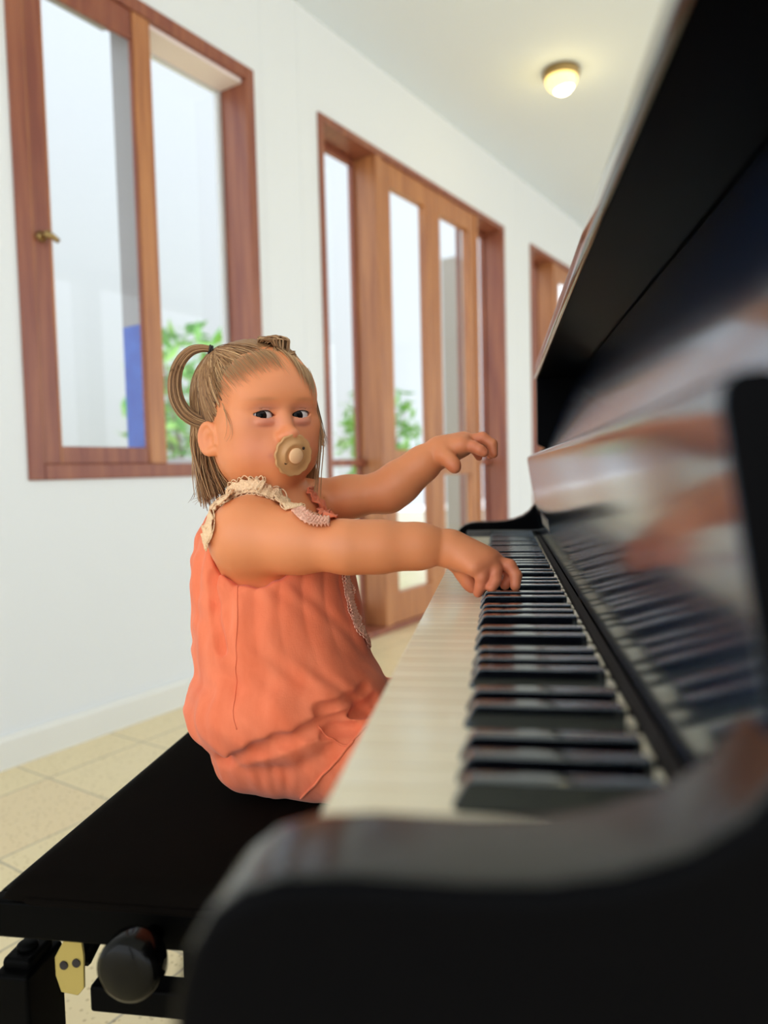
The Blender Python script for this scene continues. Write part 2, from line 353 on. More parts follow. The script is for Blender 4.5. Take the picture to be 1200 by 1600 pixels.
for i, y in blacks:
    if bk0 is None:
        yc = y; zt = ZK + .0122; xf = -.0205
        vs = []
        for x, hw, z in ((xf, BW / 2, ZK - .005), (xf, BW / 2, ZK + .002), (xf + .005, BW / 2 - .0007, zt - .0012), (xf + .008, BW / 2 - .0009, zt), (.060, BW / 2 - .0009, zt), (.0615, BW / 2 - .0009, zt - .001), (.0615, BW / 2, ZK - .005)):
            vs += [(x, yc - hw, z), (x, yc + hw, z)]
        n_ = len(vs) // 2
        mb = MB().add(vs, [tuple(range(0, 2 * n_, 2)), tuple(range(1, 2 * n_, 2))[::-1]] + [(2 * k, 2 * k + 1, (2 * k + 3) % (2 * n_), (2 * k + 2) % (2 * n_)) for k in range(n_)])
        bk0 = mb.build('black_key', ebony, pn, bevel=.0009); y_ref = y
    else:
        o = bk0.copy(); COL.objects.link(o); o.location = (0, y - y_ref, 0)
# opened keyboard lid standing up behind the keys
fb = MB().prism([(.0775, .738), (.0560, .884), (.0565, .890), (.060, .8935), (.068, .894), (.075, .889), (.094, .738)], lambda a, c, t: (a, t, c), .200, 1.510).build('fallboard', lacquer_f, pn, bevel=.0015)
fb.data.materials.append(lacquer_shaded)
for p in fb.data.polygons: p.material_index = 1 if abs(p.normal.y) > .9 else 0  # fallboard ends darkened through the shaded lacquer copy
plate = MB().prism([(.0722, .772), (.0692, .792), (.0702, .792), (.0732, .772)], lambda a, c, t: (a, t, c), 1.09, 1.29).build('name_plate', new_mat('dark_plate', (.02, .025, .03), .3), fb)
lt = MB()
x_ = .0717
def stroke(a, c):                      # a thin line of the printed mark on the name plate, (along, up)
    a = np.array([x_ - a[1] * .147, 1.27 - a[0], .775 + a[1]]); c = np.array([x_ - c[1] * .147, 1.27 - c[0], .775 + c[1]]); lt.tube([a, c], .0005, 4)
for k in range(7):
    u = k * .024
    stroke((u, 0), (u, .013)); stroke((u, .013), (u + .013, .013)); stroke((u + .013, .013), (u + .013, 0)); stroke((u, .0065 * (k % 2)), (u + .013, .0065 * (k % 2)))
lt.build('printed_mark', gold_m, plate)
# front panel above, under the overhanging top
MB().prism([(.084, .885), (.150, 1.046), (.165, 1.046), (.099, .885)], lambda a, c, t: (a, t, c), .2, 1.513).build('upper_panel', lacquer_f, pn, bevel=.002)
MB().prism([(.072, 1.053), (.075, 1.048), (.2, 1.046), (.55, 1.046), (.555, 1.055), (.55, 1.082), (.09, 1.084), (.076, 1.079)], lambda a, c, t: (a, t, c), .165, 1.548).build('top_lid', lacquer, pn, bevel=.004, seg=3)
lid = [o for o in pn.children if o.name.startswith('top_lid')][0]; lid.data.materials.append(lacquer_shaded)
for p in lid.data.polygons: p.material_index = 1 if p.normal.z < -.9 else 0  # shade under the overhang is put into the underside material
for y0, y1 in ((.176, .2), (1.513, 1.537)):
    MB().prism([(.158, .02), (.158, .88), (.110, .90), (.0765, .915), (.0765, 1.049), (.54, 1.046), (.54, .02)], lambda a, c, t: (a, t, c), y0, y1).build('side_panel', lacquer_shaded, pn, bevel=.003)
MB().box((.17, .2, .04), (.19, 1.513, .615)).build('lower_panel', lacquer, pn, bevel=.002)
MB().box((.52, .2, .04), (.54, 1.513, 1.046)).build('back_panel', lacquer_shaded, pn)
MB().box((.15, .18, 0), (.54, 1.533, .05)).build('plinth', lacquer_shaded, pn, bevel=.003)
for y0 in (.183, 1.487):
    MB().lathe([(.024, 0), (.03, .02), (.02, .05), (.018, .3), (.026, .52), (.03, .56), (.03, .60)], (-.04, y0 + .0215, 0), (0, 0, 1), 24).build('leg', lacquer_shaded, pn, smooth=True)
for k in range(3):
    y = .8 + k * .06
    MB().prism([(.16, .02), (.05, .025), (.02, .03), (.02, .038), (.05, .034), (.16, .03)], lambda a, c, t: (a, t + .0, c), y, y + .03).build('pedal', brass, pn, bevel=.003)

# ------------------------------------------------------------------ bench
bx0, bx1, by0, by1 = -.455, -.115, .588, 1.12
bn = empty('piano_bench', ((bx0 + bx1) / 2, (by0 + by1) / 2, 0), 'black velvet adjustable piano bench under the sitting child', 'bench')
def cushion():
    nx, ny = 26, 36; vs = []; fs = []
    def pt(u, v, top):
        def rnd(t, L):               # rounded edge profile
            e = min(t, 1 - t) * L
            return min(1, math.sqrt(max(0, 1 - (1 - min(1, e / .022)) ** 2)))
        x = bx0 + (bx1 - bx0) * u; y = by0 + (by1 - by0) * v
        h = rnd(u, bx1 - bx0) * rnd(v, by1 - by0)
        # soften the plan corners
        cx, cy = (bx0 + bx1) / 2, (by0 + by1) / 2
        dent = .010 * math.exp(-(((x + .29) / .13) ** 2 + ((y - .84) / .13) ** 2))
        return (x, y, .489 + (.017 * h + .004 * math.sin(math.pi * u) * math.sin(math.pi * v) - dent * h) if top else .489 - .006 * h)
    tu = [(1 - math.cos(math.pi * i / nx)) / 2 for i in range(nx + 1)]; tv = [(1 - math.cos(math.pi * i / ny)) / 2 for i in range(ny + 1)]
    for top in (1, 0):
        for u in tu:
            for v in tv: vs.append(pt(u, v, top))
    q = (nx + 1) * (ny + 1); I = lambda i, j, t: t * q + i * (ny + 1) + j
    for t in (0, 1):
        for i in range(nx):
            for j in range(ny):
                f = (I(i, j, t), I(i + 1, j, t), I(i + 1, j + 1, t), I(i, j + 1, t)); fs.append(f if t == 0 else f[::-1])
    b_ = [(i, 0) for i in range(nx)] + [(nx, j) for j in range(ny)] + [(i, ny) for i in range(nx, 0, -1)] + [(0, j) for j in range(ny, 0, -1)]
    for k in range(len(b_)):
        a, c = b_[k], b_[(k + 1) % len(b_)]; fs.append((I(*a, 0), I(*a, 1), I(*c, 1), I(*c, 0)))
    return MB().add(vs, fs)
cu = cushion().build('seat_cushion', velvet, bn, smooth=True)
pp = [(bx0 + .004, by0 + .03), (bx0 + .012, by0 + .008), (bx0 + .03, by0), (bx1 - .03, by0), (bx1 - .012, by0 + .008), (bx1 - .002, by0 + .03), (bx1 - .002, by1 - .03), (bx1 - .03, by1), (bx0 + .03, by1), (bx0, by1 - .03), (bx0 + .004, by0 + .03)]
MB().tube([(x, y, .4885) for x, y in pp], .0035, 8).build('piping', velvet, cu, smooth=True)
def ring(z0, z1, ins, th):
    mb = MB(); a, b_, c, d = bx0 - .022 + ins, bx1 - ins, by0 + ins, by1 - ins
    mb.box((a, c, z0), (b_, c + th, z1)); mb.box((a, d - th, z0), (b_, d, z1)); mb.box((a, c + th, z0), (a + th, d - th, z1)); mb.box((b_ - th, c + th, z0), (b_, d - th, z1)); return mb
ring(.449, .4835, .004, .018).build('seat_frame', bl_metal, bn, bevel=.003)
for x in (bx0 - .02, bx1 - .04):
    for y, sg in ((by0 + .06, 1), (by1 - .06, -1)):
        lg = MB().box((x - .019, y - .03, 0), (x + .019, y + .03, .392)).box((x - .015, y - .02, .389), (x + .015, y + .02, .402)).build('leg', bl_metal, bn, bevel=.004)
        MB().lathe([(.010, 0), (.010, .004), (.007, .006)], (x, y, .4018), (0, 0, 1), 20).build('bolt', bl_metal, lg, smooth=True)
MB().box((bx0 - .02, by0 + .02, .462), (bx1 - .02, by1 - .02, .481)).build('seat_board', bl_metal, bn, bevel=.002)
# scissor lift: rods, arms and drilled zinc plates
for x in (bx0 + .045, bx1 - .075):
    for a_, c_ in ((by0 + .05, by0 + .16), (by1 - .05, by1 - .16)):
        MB().tube([(x, a_, .40), (x, c_, .447)], .009, 8).build('lift_arm', bl_metal, bn, smooth=True)
MB().box((bx0 + .06, by0 + .035, .36), (bx1 - .06, by0 + .06, .386)).build('cross_rail', bl_metal, bn, bevel=.003)
MB().box((bx0 + .06, by1 - .06, .36), (bx1 - .06, by1 - .035, .386)).build('cross_rail', bl_metal, bn, bevel=.003)
pc = at(110, 1511, .70)
pl_ = [(-.011, -.026), (.006, -.028), (.013, -.02), (.014, .012), (.012, .03), (-.002, .032), (-.016, .008), (-.016, -.01)]
pm = MB().prism(pl_, lambda a, c, t: (pc[0] + a, pc[1] + t, pc[2] + c), 0, .003).build('lift_plate', brass_plate, bn, bevel=.0008)
for dx in (-.0065, .0065):
    MB().lathe([(.0042, 0), (.0042, .0012)], (pc[0] + dx, pc[1] - .0011, pc[2] + .003 + dx * .25), (0, 1, 0), 16).build('bolt_hole', felt_m, pm)
for x in (-.285,):
    kc = at(194, 1524, .60)
    MB().lathe([(.004, .0), (.021, .0), (.0265, .004), (.0275, .010), (.0275, .022), (.025, .027), (.008, .029), (.008, .06)], kc, (0, 1, 0), 48).build('height_knob', bl_gloss, bn, smooth=True)
# ------------------------------------------------------------------ implicit surfaces for the child
def vlen(a): return np.sqrt(np.einsum('ij,ij->i', a, a))
class SDF:
    def __init__(s): s.ops = []; s.disp = None; s.clip = None
    def _add(s, mode, fn, c, r, k): s.ops.append((mode, fn, np.asarray(c, float), r, k)); return s
    def cap(s, a, b, r1, r2=None, k=.01, mode='u'):
        a = np.asarray(a, float); b = np.asarray(b, float); r2 = r1 if r2 is None else r2; ba = b - a; bb = ba @ ba + 1e-12
        def fn(P):
            pa = P - a; h = np.clip(pa @ ba / bb, 0, 1); return vlen(pa - h[:, None] * ba) - (r1 + (r2 - r1) * h)
        return s._add(mode, fn, (a + b) / 2, math.sqrt(bb) / 2 + max(r1, r2), k)
    def chain(s, pts, rad, k=.006, mode='u'):
        for i in range(len(pts) - 1): s.cap(pts[i], pts[i + 1], rad[i], rad[i + 1], k, mode)
        return s
    def ell(s, c, r, ax=None, k=.01, mode='u'):
        c = np.asarray(c, float); r = np.asarray(r, float); A = np.eye(3) if ax is None else np.asarray(ax, float)
        def fn(P):
            q = (P - c) @ A.T; k0 = vlen(q / r); k1 = vlen(q / (r * r)) + 1e-9; return k0 * (k0 - 1) / k1
        return s._add(mode, fn, c, r.max(), k)
    def raw(s, fn, c, r, k=.002, mode='u'): return s._add(mode, fn, c, r, k)
    def ev(s, P, ops=None):
        if ops is None:                          # keep only what lies near these points
            a, b = P.min(0), P.max(0); c0, R0 = (a + b) / 2, np.linalg.norm(b - a) / 2
            ops = [o for o in s.ops if np.linalg.norm(c0 - o[2]) - o[3] < R0 + .06]; d = np.full(len(P), .05)
        else: d = np.full(len(P), 1.0)
        for mode, fn, c, r, k in ops:
            e = fn(P)
            if mode == 'u':
                h = np.clip(.5 + .5 * (d - e) / k, 0, 1); d = d + (e - d) * h - k * h * (1 - h)
            else:
                e = -e; h = np.clip(.5 + .5 * (e - d) / k, 0, 1); d = d + (e - d) * h + k * h * (1 - h)
        if s.disp is not None: d = d + s.disp(P)
        return d
    def mesh(s, h, marg=.006, smooth=2):
        N = 16; un = [o for o in s.ops if o[0] == 'u']
        lo = np.min([o[2] - o[3] for o in un], 0) - .02; hi = np.max([o[2] + o[3] for o in un], 0) + .02
        nb = np.ceil((hi - lo) / (h * N)).astype(int)
        bi = np.stack(np.meshgrid(*[np.arange(n) for n in nb], indexing='ij'), -1).reshape(-1, 3)
        cen = lo + (bi + .5) * h * N; br = h * N * .87
        dc = s.ev(cen, s.ops); act = np.abs(dc) < br * 1.35 + marg
        bi = bi[act]; cen = cen[act]
        g = np.stack(np.meshgrid(*[np.arange(-1, N + 1)] * 3, indexing='ij'), -1).reshape(-1, 3)
        NC = nb * N + 2
        ids = []; vts = []; quads = []
        corner = [(i, j, k) for i in (0, 1) for j in (0, 1) for k in (0, 1)]
        edges = [(a, b) for a in range(8) for b in range(a + 1, 8) if sum(abs(corner[a][q] - corner[b][q]) for q in range(3)) == 1]
        cn = np.array(corner, float); L = N + 2
        for b, c in zip(bi, cen):
            ops = [o for o in s.ops if np.linalg.norm(c - o[2]) - o[3] < br * 1.3 + o[4] + marg]
            if not any(o[0] == 'u' for o in ops): continue
            G = s.ev(lo + (b * N + g) * h, ops).reshape(L, L, L)
            I = G < 0
            if I.all() or not I.any(): continue
            cnt = sum(I[i:L - 1 + i, j:L - 1 + j, k:L - 1 + k].astype(np.int8) for i, j, k in corner)
            ca = np.argwhere((cnt > 0) & (cnt < 8))
            if not len(ca): continue
            cv = np.stack([G[ca[:, 0] + i, ca[:, 1] + j, ca[:, 2] + k] for i, j, k in corner], 1)
            acc = np.zeros((len(ca), 3)); m = np.zeros(len(ca))
            for a, e in edges:
                x = (cv[:, a] < 0) != (cv[:, e] < 0)
                t = np.where(x, cv[:, a] / np.where(x, cv[:, a] - cv[:, e], 1), 0)[:, None]
                acc += x[:, None] * (cn[a] + (cn[e] - cn[a]) * t); m += x
            pos = lo + (b * N + ca - 1 + acc / m[:, None]) * h
            gid = lambda q: ((b[0] * N + q[:, 0]) * NC[1] + (b[1] * N + q[:, 1])) * NC[2] + b[2] * N + q[:, 2]
            ids.append(gid(ca)); vts.append(pos)
            for ax in range(3):
                e = np.eye(3, dtype=int)[ax]; u, w = [np.eye(3, dtype=int)[q] for q in ((ax + 1) % 3, (ax + 2) % 3)]
                A = I[1:N + 1, 1:N + 1, 1:N + 1]; B = I[1 + e[0]:N + 1 + e[0], 1 + e[1]:N + 1 + e[1], 1 + e[2]:N + 1 + e[2]]
                q = np.argwhere(A != B)
                if not len(q): continue
                fl_ = ~A[q[:, 0], q[:, 1], q[:, 2]]; q = q + 1
                f = np.stack([gid(q - u - w), gid(q - w), gid(q), gid(q - u)], 1)
                f[fl_] = f[fl_][:, ::-1]; quads.append(f)
        ids = np.concatenate(ids); vts = np.concatenate(vts); quads = np.concatenate(quads)
        uq, first = np.unique(ids, return_index=True); V = vts[first]; Q = np.searchsorted(uq, quads)
        for _ in range(smooth):
            ac = np.zeros_like(V); m = np.zeros(len(V))
            for a, b in ((0, 1), (1, 2), (2, 3), (3, 0)):
                for p, q in ((a, b), (b, a)):
                    for d in range(3): ac[:, d] += np.bincount(Q[:, p], V[Q[:, q], d], len(V))
                    m += np.bincount(Q[:, p], minlength=len(V))
            V = V * .5 + .5 * ac / np.maximum(m, 1)[:, None]
        return V, Q
    def hit(s, px, py, t0=.4, t1=1.4, off=0):      # first surface point along a line of sight
        r = ray(px, py); t = t0
        for _ in range(300):
            d = s.ev((CAM + r * t)[None])[0] - off
            if abs(d) < 2e-4: break
            t += max(abs(d), 1e-4) * (.6 if d > 0 else -.6)
            if t > t1: return None
        return CAM + r * t
    def normal(s, p, e=.001):
        p = np.asarray(p); q = np.array([p + e * np.eye(3)[i] for i in range(3)] + [p - e * np.eye(3)[i] for i in range(3)])
        d = s.ev(q); n = d[:3] - d[3:]; return n / (np.linalg.norm(n) + 1e-12)
    def snap(s, p, off=0):
        p = np.asarray(p, float)
        for _ in range(6): p = p - s.normal(p) * (s.ev(p[None])[0] - off)
        return p
def np_mesh(name, V, Q, mat, parent=None, cols=None):
    me = bpy.data.meshes.new(name); me.vertices.add(len(V)); me.vertices.foreach_set('co', V.astype(np.float32).ravel())
    me.loops.add(Q.size); me.polygons.add(len(Q)); me.loops.foreach_set('vertex_index', Q.astype(np.int32).ravel())
    me.polygons.foreach_set('loop_start', np.arange(0, Q.size, 4, dtype=np.int32)); me.polygons.foreach_set('loop_total', np.full(len(Q), 4, np.int32))
    me.update(); me.validate()
    if cols is not None:
        a = me.color_attributes.new('tone', 'FLOAT_COLOR', 'POINT'); a.data.foreach_set('color', np.concatenate([cols, np.ones((len(V), 1))], 1).astype(np.float32).ravel())
    return link(name, me, mat, parent, smooth=True)

# ------------------------------------------------------------------ the child
hd0 = np.array([-.2905, .8557, .9345])
yaw = math.radians(46); pit = math.radians(1.5); rol = math.radians(-2)
Lr = np.array([math.cos(yaw), math.sin(yaw), 0]); Ff = np.array([math.sin(yaw) * math.cos(pit), -math.cos(yaw) * math.cos(pit), math.sin(pit)])
Uu = np.cross(Lr, Ff) * -1
Uu = np.cross(Ff, Lr) * -1 if Uu[2] < 0 else Uu
Lr, Uu = Lr * math.cos(rol) - Uu * math.sin(rol), Uu * math.cos(rol) + Lr * math.sin(rol)
HA = np.stack([Lr, Ff, Uu])
def hp(l, f, u): return hd0 + Lr * l + Ff * f + Uu * u
def hl(P): return (P - hd0) @ HA.T

body = SDF()
# head
body.ell(hp(.002, -.004, .028), (.0645, .080, .0655), HA, .02)
body.ell(hp(0, .018, -.024), (.056, .056, .054), HA, .025)
body.ell(hp(0, .020, -.046), (.050, .050, .036), HA, .020)                    # jaw
for s in (-1, 1):
    body.ell(hp(s * .030, .037, -.036), (.026, .029, .030), HA, .022)          # cheeks
    body.ell(hp(s * .040, .044, -.008), (.018, .020, .016), HA, .020)          # cheekbones
    body.ell(hp(s * .022, .064, .018), (.020, .009, .008), HA, .018)           # brow
body.ell(hp(0, .050, .034), (.051, .024, .032), HA, .025)                     # forehead
body.ell(hp(0, .054, -.067), (.020, .017, .014), HA, .018)                    # chin
body.ell(hp(0, .064, -.046), (.024, .017, .018), HA, .016)                    # muzzle
for s in (-1, 1): body.ell(hp(s * .0225, .0835, -.001), (.0150, .011, .0085), HA, .012, mode='s')   # eye hollows
body.cap(hp(0, .068, .004), hp(0, .0805, -.020), .0056, .0068, .010)           # nose bridge
body.ell(hp(0, .0865, -.0235), (.0090, .0084, .0076), HA, .007)               # nose tip
for s in (-1, 1):
    body.ell(hp(s * .0092, .0785, -.0260), (.0054, .0064, .0050), HA, .004)
    body.ell(hp(s * .0048, .0840, -.0305), (.0026, .0034, .0024), HA, .002, mode='s')
EYES = []
for s in (-1, 1):
    ec = hp(s * .0235, .0592, 0.0)
    EYES.append(ec)
    body.ell(ec, (.0153, .0153, .0153), HA, .005)
    # puffy lower lid
    body.ell(ec + Lr * s * -.001 + Ff * .0112 - Uu * .0082, (.011, .0045, .0030), HA, .004)
    def almond(P, ec=ec, s=s):
        q = (P - ec) @ HA.T; x = q[:, 0] * s; t = np.clip(x / .0138, -1.2, 1.2)      # x grows outwards
        up = .0040 * (1 - t * t) * (1 - .15 * t); dn = -.0034 * (1 - t * t) * (1 + .15 * t) + .0
        z = q[:, 2] - x * .06
        return np.maximum(np.maximum(z - up, dn - z) * .8, .004 - q[:, 1])
    body.raw(almond, ec + Ff * .011, .0175, .0009, 's')
    body.raw(lambda P, ec=ec: vlen(P - ec) - .0142, ec, .0142, .0006, 's')
    arc = []
    for t in np.linspace(-1, .95, 9):                                               # lid crease
        x = t * .0138; z = .0042 * (1 - t * t) * (1 - .15 * t) + .0028 + x * .06
        arc.append(ec + Lr * x * s + Uu * z + Ff * math.sqrt(max(1e-6,   .0154 ** 2 - x * x - z * z)))
    for a, c in zip(arc[:-1], arc[1:]): body.cap(a, c, .0006, .0006, .0012, 's')
# mouth around the pacifier
for s in (-1, 1): body.cap(hp(s * .004, .079, -.044), hp(s * .019, .070, -.046), .0042, .0022, .004)
body.cap(hp(-.02, .0735, -.048), hp(.02, .0735, -.048), .0010, .0010, .002, 's')
for s in (-1, 1): body.cap(hp(s * .006, .076, -.0535), hp(s * .016, .0705, -.0515), .0042, .0025, .004)
# ears
for s in (-1, 1):
    e0 = hp(s * .0595, .016, -.022)
    ea = np.stack([Lr * math.cos(.45) - Ff * math.sin(.45) * s * 1, Ff * math.cos(.45) + Lr * s * math.sin(.45), Uu])
    ea[1] = Ff * math.cos(.5) - Lr * s * math.sin(.5); ea[0] = np.cross(ea[1], Uu)
    E = lambda f, u, o=0, e0=e0, ea=ea, s=s: e0 + ea[1] * f + Uu * u + Lr * s * o
    body.ell(E(-.003, 0, .003), (.0042, .0118, .0155), ea, .006)
    ring_ = [E(.0108 * math.cos(a) - .004, .0168 * math.sin(a) + .001, .0045) for a in np.linspace(.1, 4.6, 14)]
    body.chain(ring_, list(np.linspace(.0024, .0030, 14)), .003)
    body.ell(E(.000, -.0135, .004), (.0045, .0065, .0055), ea, .004)
    body.ell(E(.001, -.001, .0085), (.0042, .0055, .0085), ea, .003, mode='s')
    body.cap(E(.0080, .001, .005), E(.0080, -.005, .006), .0026, .0030, .003)
# neck, trunk
body.cap(hp(0, -.012, -.055), at(432, 800, .89), .032, .036, .02)
shR, elR, wrR = at(387, 838, .805), at(545, 855, .765), at(692, 853, .768)
shL, elL, wrL = at(482, 786, .94), at(606, 768, .93), at(680, 709, .92)
body.cap(at(428, 800, .89), shR, .034, .036, .02); body.cap(at(440, 795, .89), shL, .032, .030, .02)
TA = np.array([[.95, -.3, 0], [.3, .95, 0], [0, 0, 1]])       # trunk axes: front, left, up
body.ell(at(424, 868, .885), (.074, .080, .080), TA, .03)
body.ell(at(430, 960, .885), (.078, .080, .085), TA, .03)
body.ell(at(440, 1050, .88), (.085, .085, .085), TA, .03)
body.ell(at(432, 1130, .88), (.080, .078, .052), TA, .03)
# legs, under the keyboard
for d, px in ((.845, 420), (.935, 440)):
    hip = at(px, 1150, d); hip[2] = .553; kn = hip + np.array([.215, -.01, -.012]); an = kn + np.array([.02, 0, -.165])
    body.cap(hip, kn, .042, .038, .02); body.cap(kn, an, .038, .024, .015); body.cap(an, an + np.array([.075, 0, -.022]), .022, .018, .012)
# arms
body.chain([shR, shR + (elR - shR) * .5, elR], [.039, .0305, .0245], .022)
body.chain([elR, elR + (wrR - elR) * .35, elR + (wrR - elR) * .75, wrR], [.0243, .0236, .0205, .0160], .020)
body.chain([shL, shL + (elL - shL) * .5, elL], [.030, .0255, .0245], .015)
body.chain([elL, elL + (wrL - elL) * .3, elL + (wrL - elL) * .75, wrL], [.0243, .0238, .0198, .0155], .016)
body.cap(at(515, 829, .735), at(527, 893, .735), .0009, .0009, .002, 's') if False else None
# right hand, on the keys: [knuckle, middle joint, tip], radius
def digits(lst, palm_r, wr, k=.004):
    for pts, rad in lst:
        P = [at(*p) for p in pts]
        body.cap(wr, P[0], palm_r * 1.05, rad[0] * 1.45, .010)
        for a, c, r1, r2 in zip(P[:-1], P[1:], rad[:-1], rad[1:]): body.cap(a, c, r1, r2, k * .55)
HANDR = [([(741, 886, .744), (753, 902, .742), (751, 916, .744), (747, 926, .747)], [.0068, .0066, .0060, .0052]),
         ([(757, 880, .750), (774, 893, .746), (774, 907, .742), (768, 918, .739)], [.0072, .0068, .0062, .0054]),
         ([(768, 876, .757), (796, 884, .752), (806, 899, .748), (805, 915, .745)], [.0072, .0068, .0062, .0054]),
         ([(768, 876, .768), (791, 888, .766), (796, 902, .760), (789, 914, .755)], [.0070, .0066, .0060, .0052])]
w_r = at(704, 857, .768)
digits(HANDR, .0135, w_r)
body.cap(at(712, 862, .768), at(752, 876, .757), .0150, .0120, .012)
TH = [at(712, 876, .776), at(724, 896, .776), at(733, 910, .775), at(738, 918, .774)]
body.chain([w_r] + TH, [.012, .0095, .0080, .0072, .0062], .006)
# left hand, lifted
HANDL = [([(722, 696, .907), (740, 698, .901), (750, 703, .897), (756, 707, .896)], [.0078, .0073, .0066, .0058]),
         ([(726, 690, .920), (754, 684, .915), (769, 694, .912), (771, 709, .911)], [.0076, .0072, .0066, .0056]),
         ([(726, 691, .933), (752, 690, .933), (764, 700, .932), (766, 711, .931)], [.0074, .0070, .0062, .0054]),
         ([(720, 697, .944), (738, 700, .945), (746, 708, .945), (748, 714, .945)], [.0066, .0062, .0056, .0050])]
w_l = at(688, 706, .92)
digits(HANDL, .0130, w_l)
body.cap(at(692, 705, .921), at(722, 696, .925), .0150, .0125, .012)
TL = [at(694, 712, .905), at(703, 720, .898), at(709, 727, .895), at(711, 731, .894)]
body.chain([w_l] + TL, [.0125, .0095, .0083, .0076, .0066], .006)
# skin creases at wrists and elbows
def crease(c, ax, R_, r=.0011):
    ax = ax / np.linalg.norm(ax); c = np.asarray(c)
    def fn(P):
        q = P - c; h = q @ ax; rr = vlen(q - h[:, None] * ax); return np.sqrt((rr - R_) ** 2 + h * h) - r
    body.raw(fn, c, R_ + .002, .003, 's')
crease(at(697, 857, .768), w_r - elR, .0165)
crease(at(683, 708, .92), w_l - elL, .0160, .0009)

V, Q = body.mesh(.00125)
print('body', len(V), len(Q))
q = hl(V)
base = np.array([.77, .270, .110])
col = np.tile(base, (len(V), 1))
def blend(mask, c): 
    global col
    col = col * (1 - mask[:, None]) + np.array(c) * mask[:, None]
def blob(c, r): return np.exp(-np.sum(((q - np.array(c)) / np.array(r)) ** 2, 1))
for s in (-1, 1):
    blend(.55 * blob((s * .036, .062, -.036), (.020, .03, .020)), (.72, .24, .145))
    blend(.45 * blob((s * .0235, .074, -.008), (.017, .02, .0065)), (.58, .22, .22))
    blend(.45 * blob((s * .0235, .074, .0075), (.017, .02, .005)), (.60, .26, .22))
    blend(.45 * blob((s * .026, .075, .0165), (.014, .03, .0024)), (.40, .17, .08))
    blend(.55 * blob((s * .0235, .074, .0066), (.012, .02, .0013)), (.42, .15, .10)); blend(.5 * blob((s * .0235, .074, -.0125), (.010, .02, .0012)), (.48, .17, .12))  # darker lines paint the shade of the lid creases
    blend(.5 * blob((s * .0225, .071, -.046), (.003, .01, .003)), (.45, .12, .09))  # dark spot paints the shade in the mouth corner crease
    blend(.55 * blob((s * .072, -.008, -.02), (.010, .014, .022)), (.68, .22, .13))
blend(.45 * blob((0, .09, -.025), (.012, .02, .010)), (.70, .22, .13))
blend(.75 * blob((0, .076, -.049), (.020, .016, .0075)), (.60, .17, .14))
kn_ = [at(*p[0][j]) for p in HANDR + HANDL for j in (1, 3)]
for c in kn_ + [TH[-1], TL[-1]]:
    blend(.6 * np.exp(-np.sum((V - c) ** 2, 1) / .013 ** 2), (.66, .17, .09))
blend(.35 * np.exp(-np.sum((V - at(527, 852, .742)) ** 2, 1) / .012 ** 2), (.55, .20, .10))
for hs in (HANDR, HANDL):
    c = at(*hs[1][0][0]); blend(.45 * np.exp(-np.sum((V - c) ** 2, 1) / .032 ** 2), (.68, .205, .095))
skin = new_mat('skin', (.8, .4, .25), .48, Subsurface_Weight=.12, Subsurface_Scale=.006)
n, l, b = nodes(skin); b.inputs['Subsurface Radius'].default_value = (1, .35, .2)
ca = n.new('ShaderNodeVertexColor'); ca.layer_name = 'tone'; l.new(ca.outputs[0], b.inputs['Base Color']); bump(skin, 260, .08, .0008)
seat = np.array([-.2695, .8325, .5])
kid = empty('person', seat, 'toddler in a coral romper sitting on the black bench, reaching for the piano keys', 'person')
bodyo = np_mesh('body', V, Q, skin, kid, col)

# eyes
scl = new_mat('eye_white', (.70, .62, .60), .3, Specular_IOR_Level=.3); iris_m = new_mat('dark_iris', (.010, .006, .005), .1, Specular_IOR_Level=.12); pup = new_mat('pupil', (.002, .002, .002), .04, Specular_IOR_Level=.15)
lash_m = new_mat('lash_brown', (.035, .018, .012), .7)
for k, (s, ec) in enumerate(zip((-1, 1), EYES)):
    gz = CAM - ec; gz /= np.linalg.norm(gz); gz = gz + Lr * .16; gz /= np.linalg.norm(gz)
    r0 = .0139; ey = MB().lathe([(r0 * math.sin(a), r0 * math.cos(a)) for a in np.linspace(math.pi - .02, .42, 22)], ec, gz, 32).build('eye', scl, kid, smooth=True)
    ri = r0 + .0002
    MB().lathe([(ri * math.sin(a), ri * math.cos(a)) for a in np.linspace(.45, .15, 6)] , ec, gz, 32).build('iris', iris_m, ey, smooth=True)
    MB().lathe([(ri * math.sin(a), ri * math.cos(a) + .00005) for a in np.linspace(.18, .01, 5)], ec, gz, 24).build('pupil', pup, ey, smooth=True)
    lm = MB(); arc = []
    for t in np.linspace(-.98, 1.03, 15):
        x = t * .0138; z = .0040 * (1 - t * t) * (1 - .15 * t) + .0003 + x * .06
        arc.append(ec + Lr * x * s + Uu * z + Ff * math.sqrt(max(1e-6, .0153 ** 2 - x * x - z * z)))
    lm.tube(arc, [.0003 + .00035 * math.sin(math.pi * (i + 1) / 16) for i in range(15)], 6)
    lm.build('eyelashes', lash_m, kid, smooth=True)
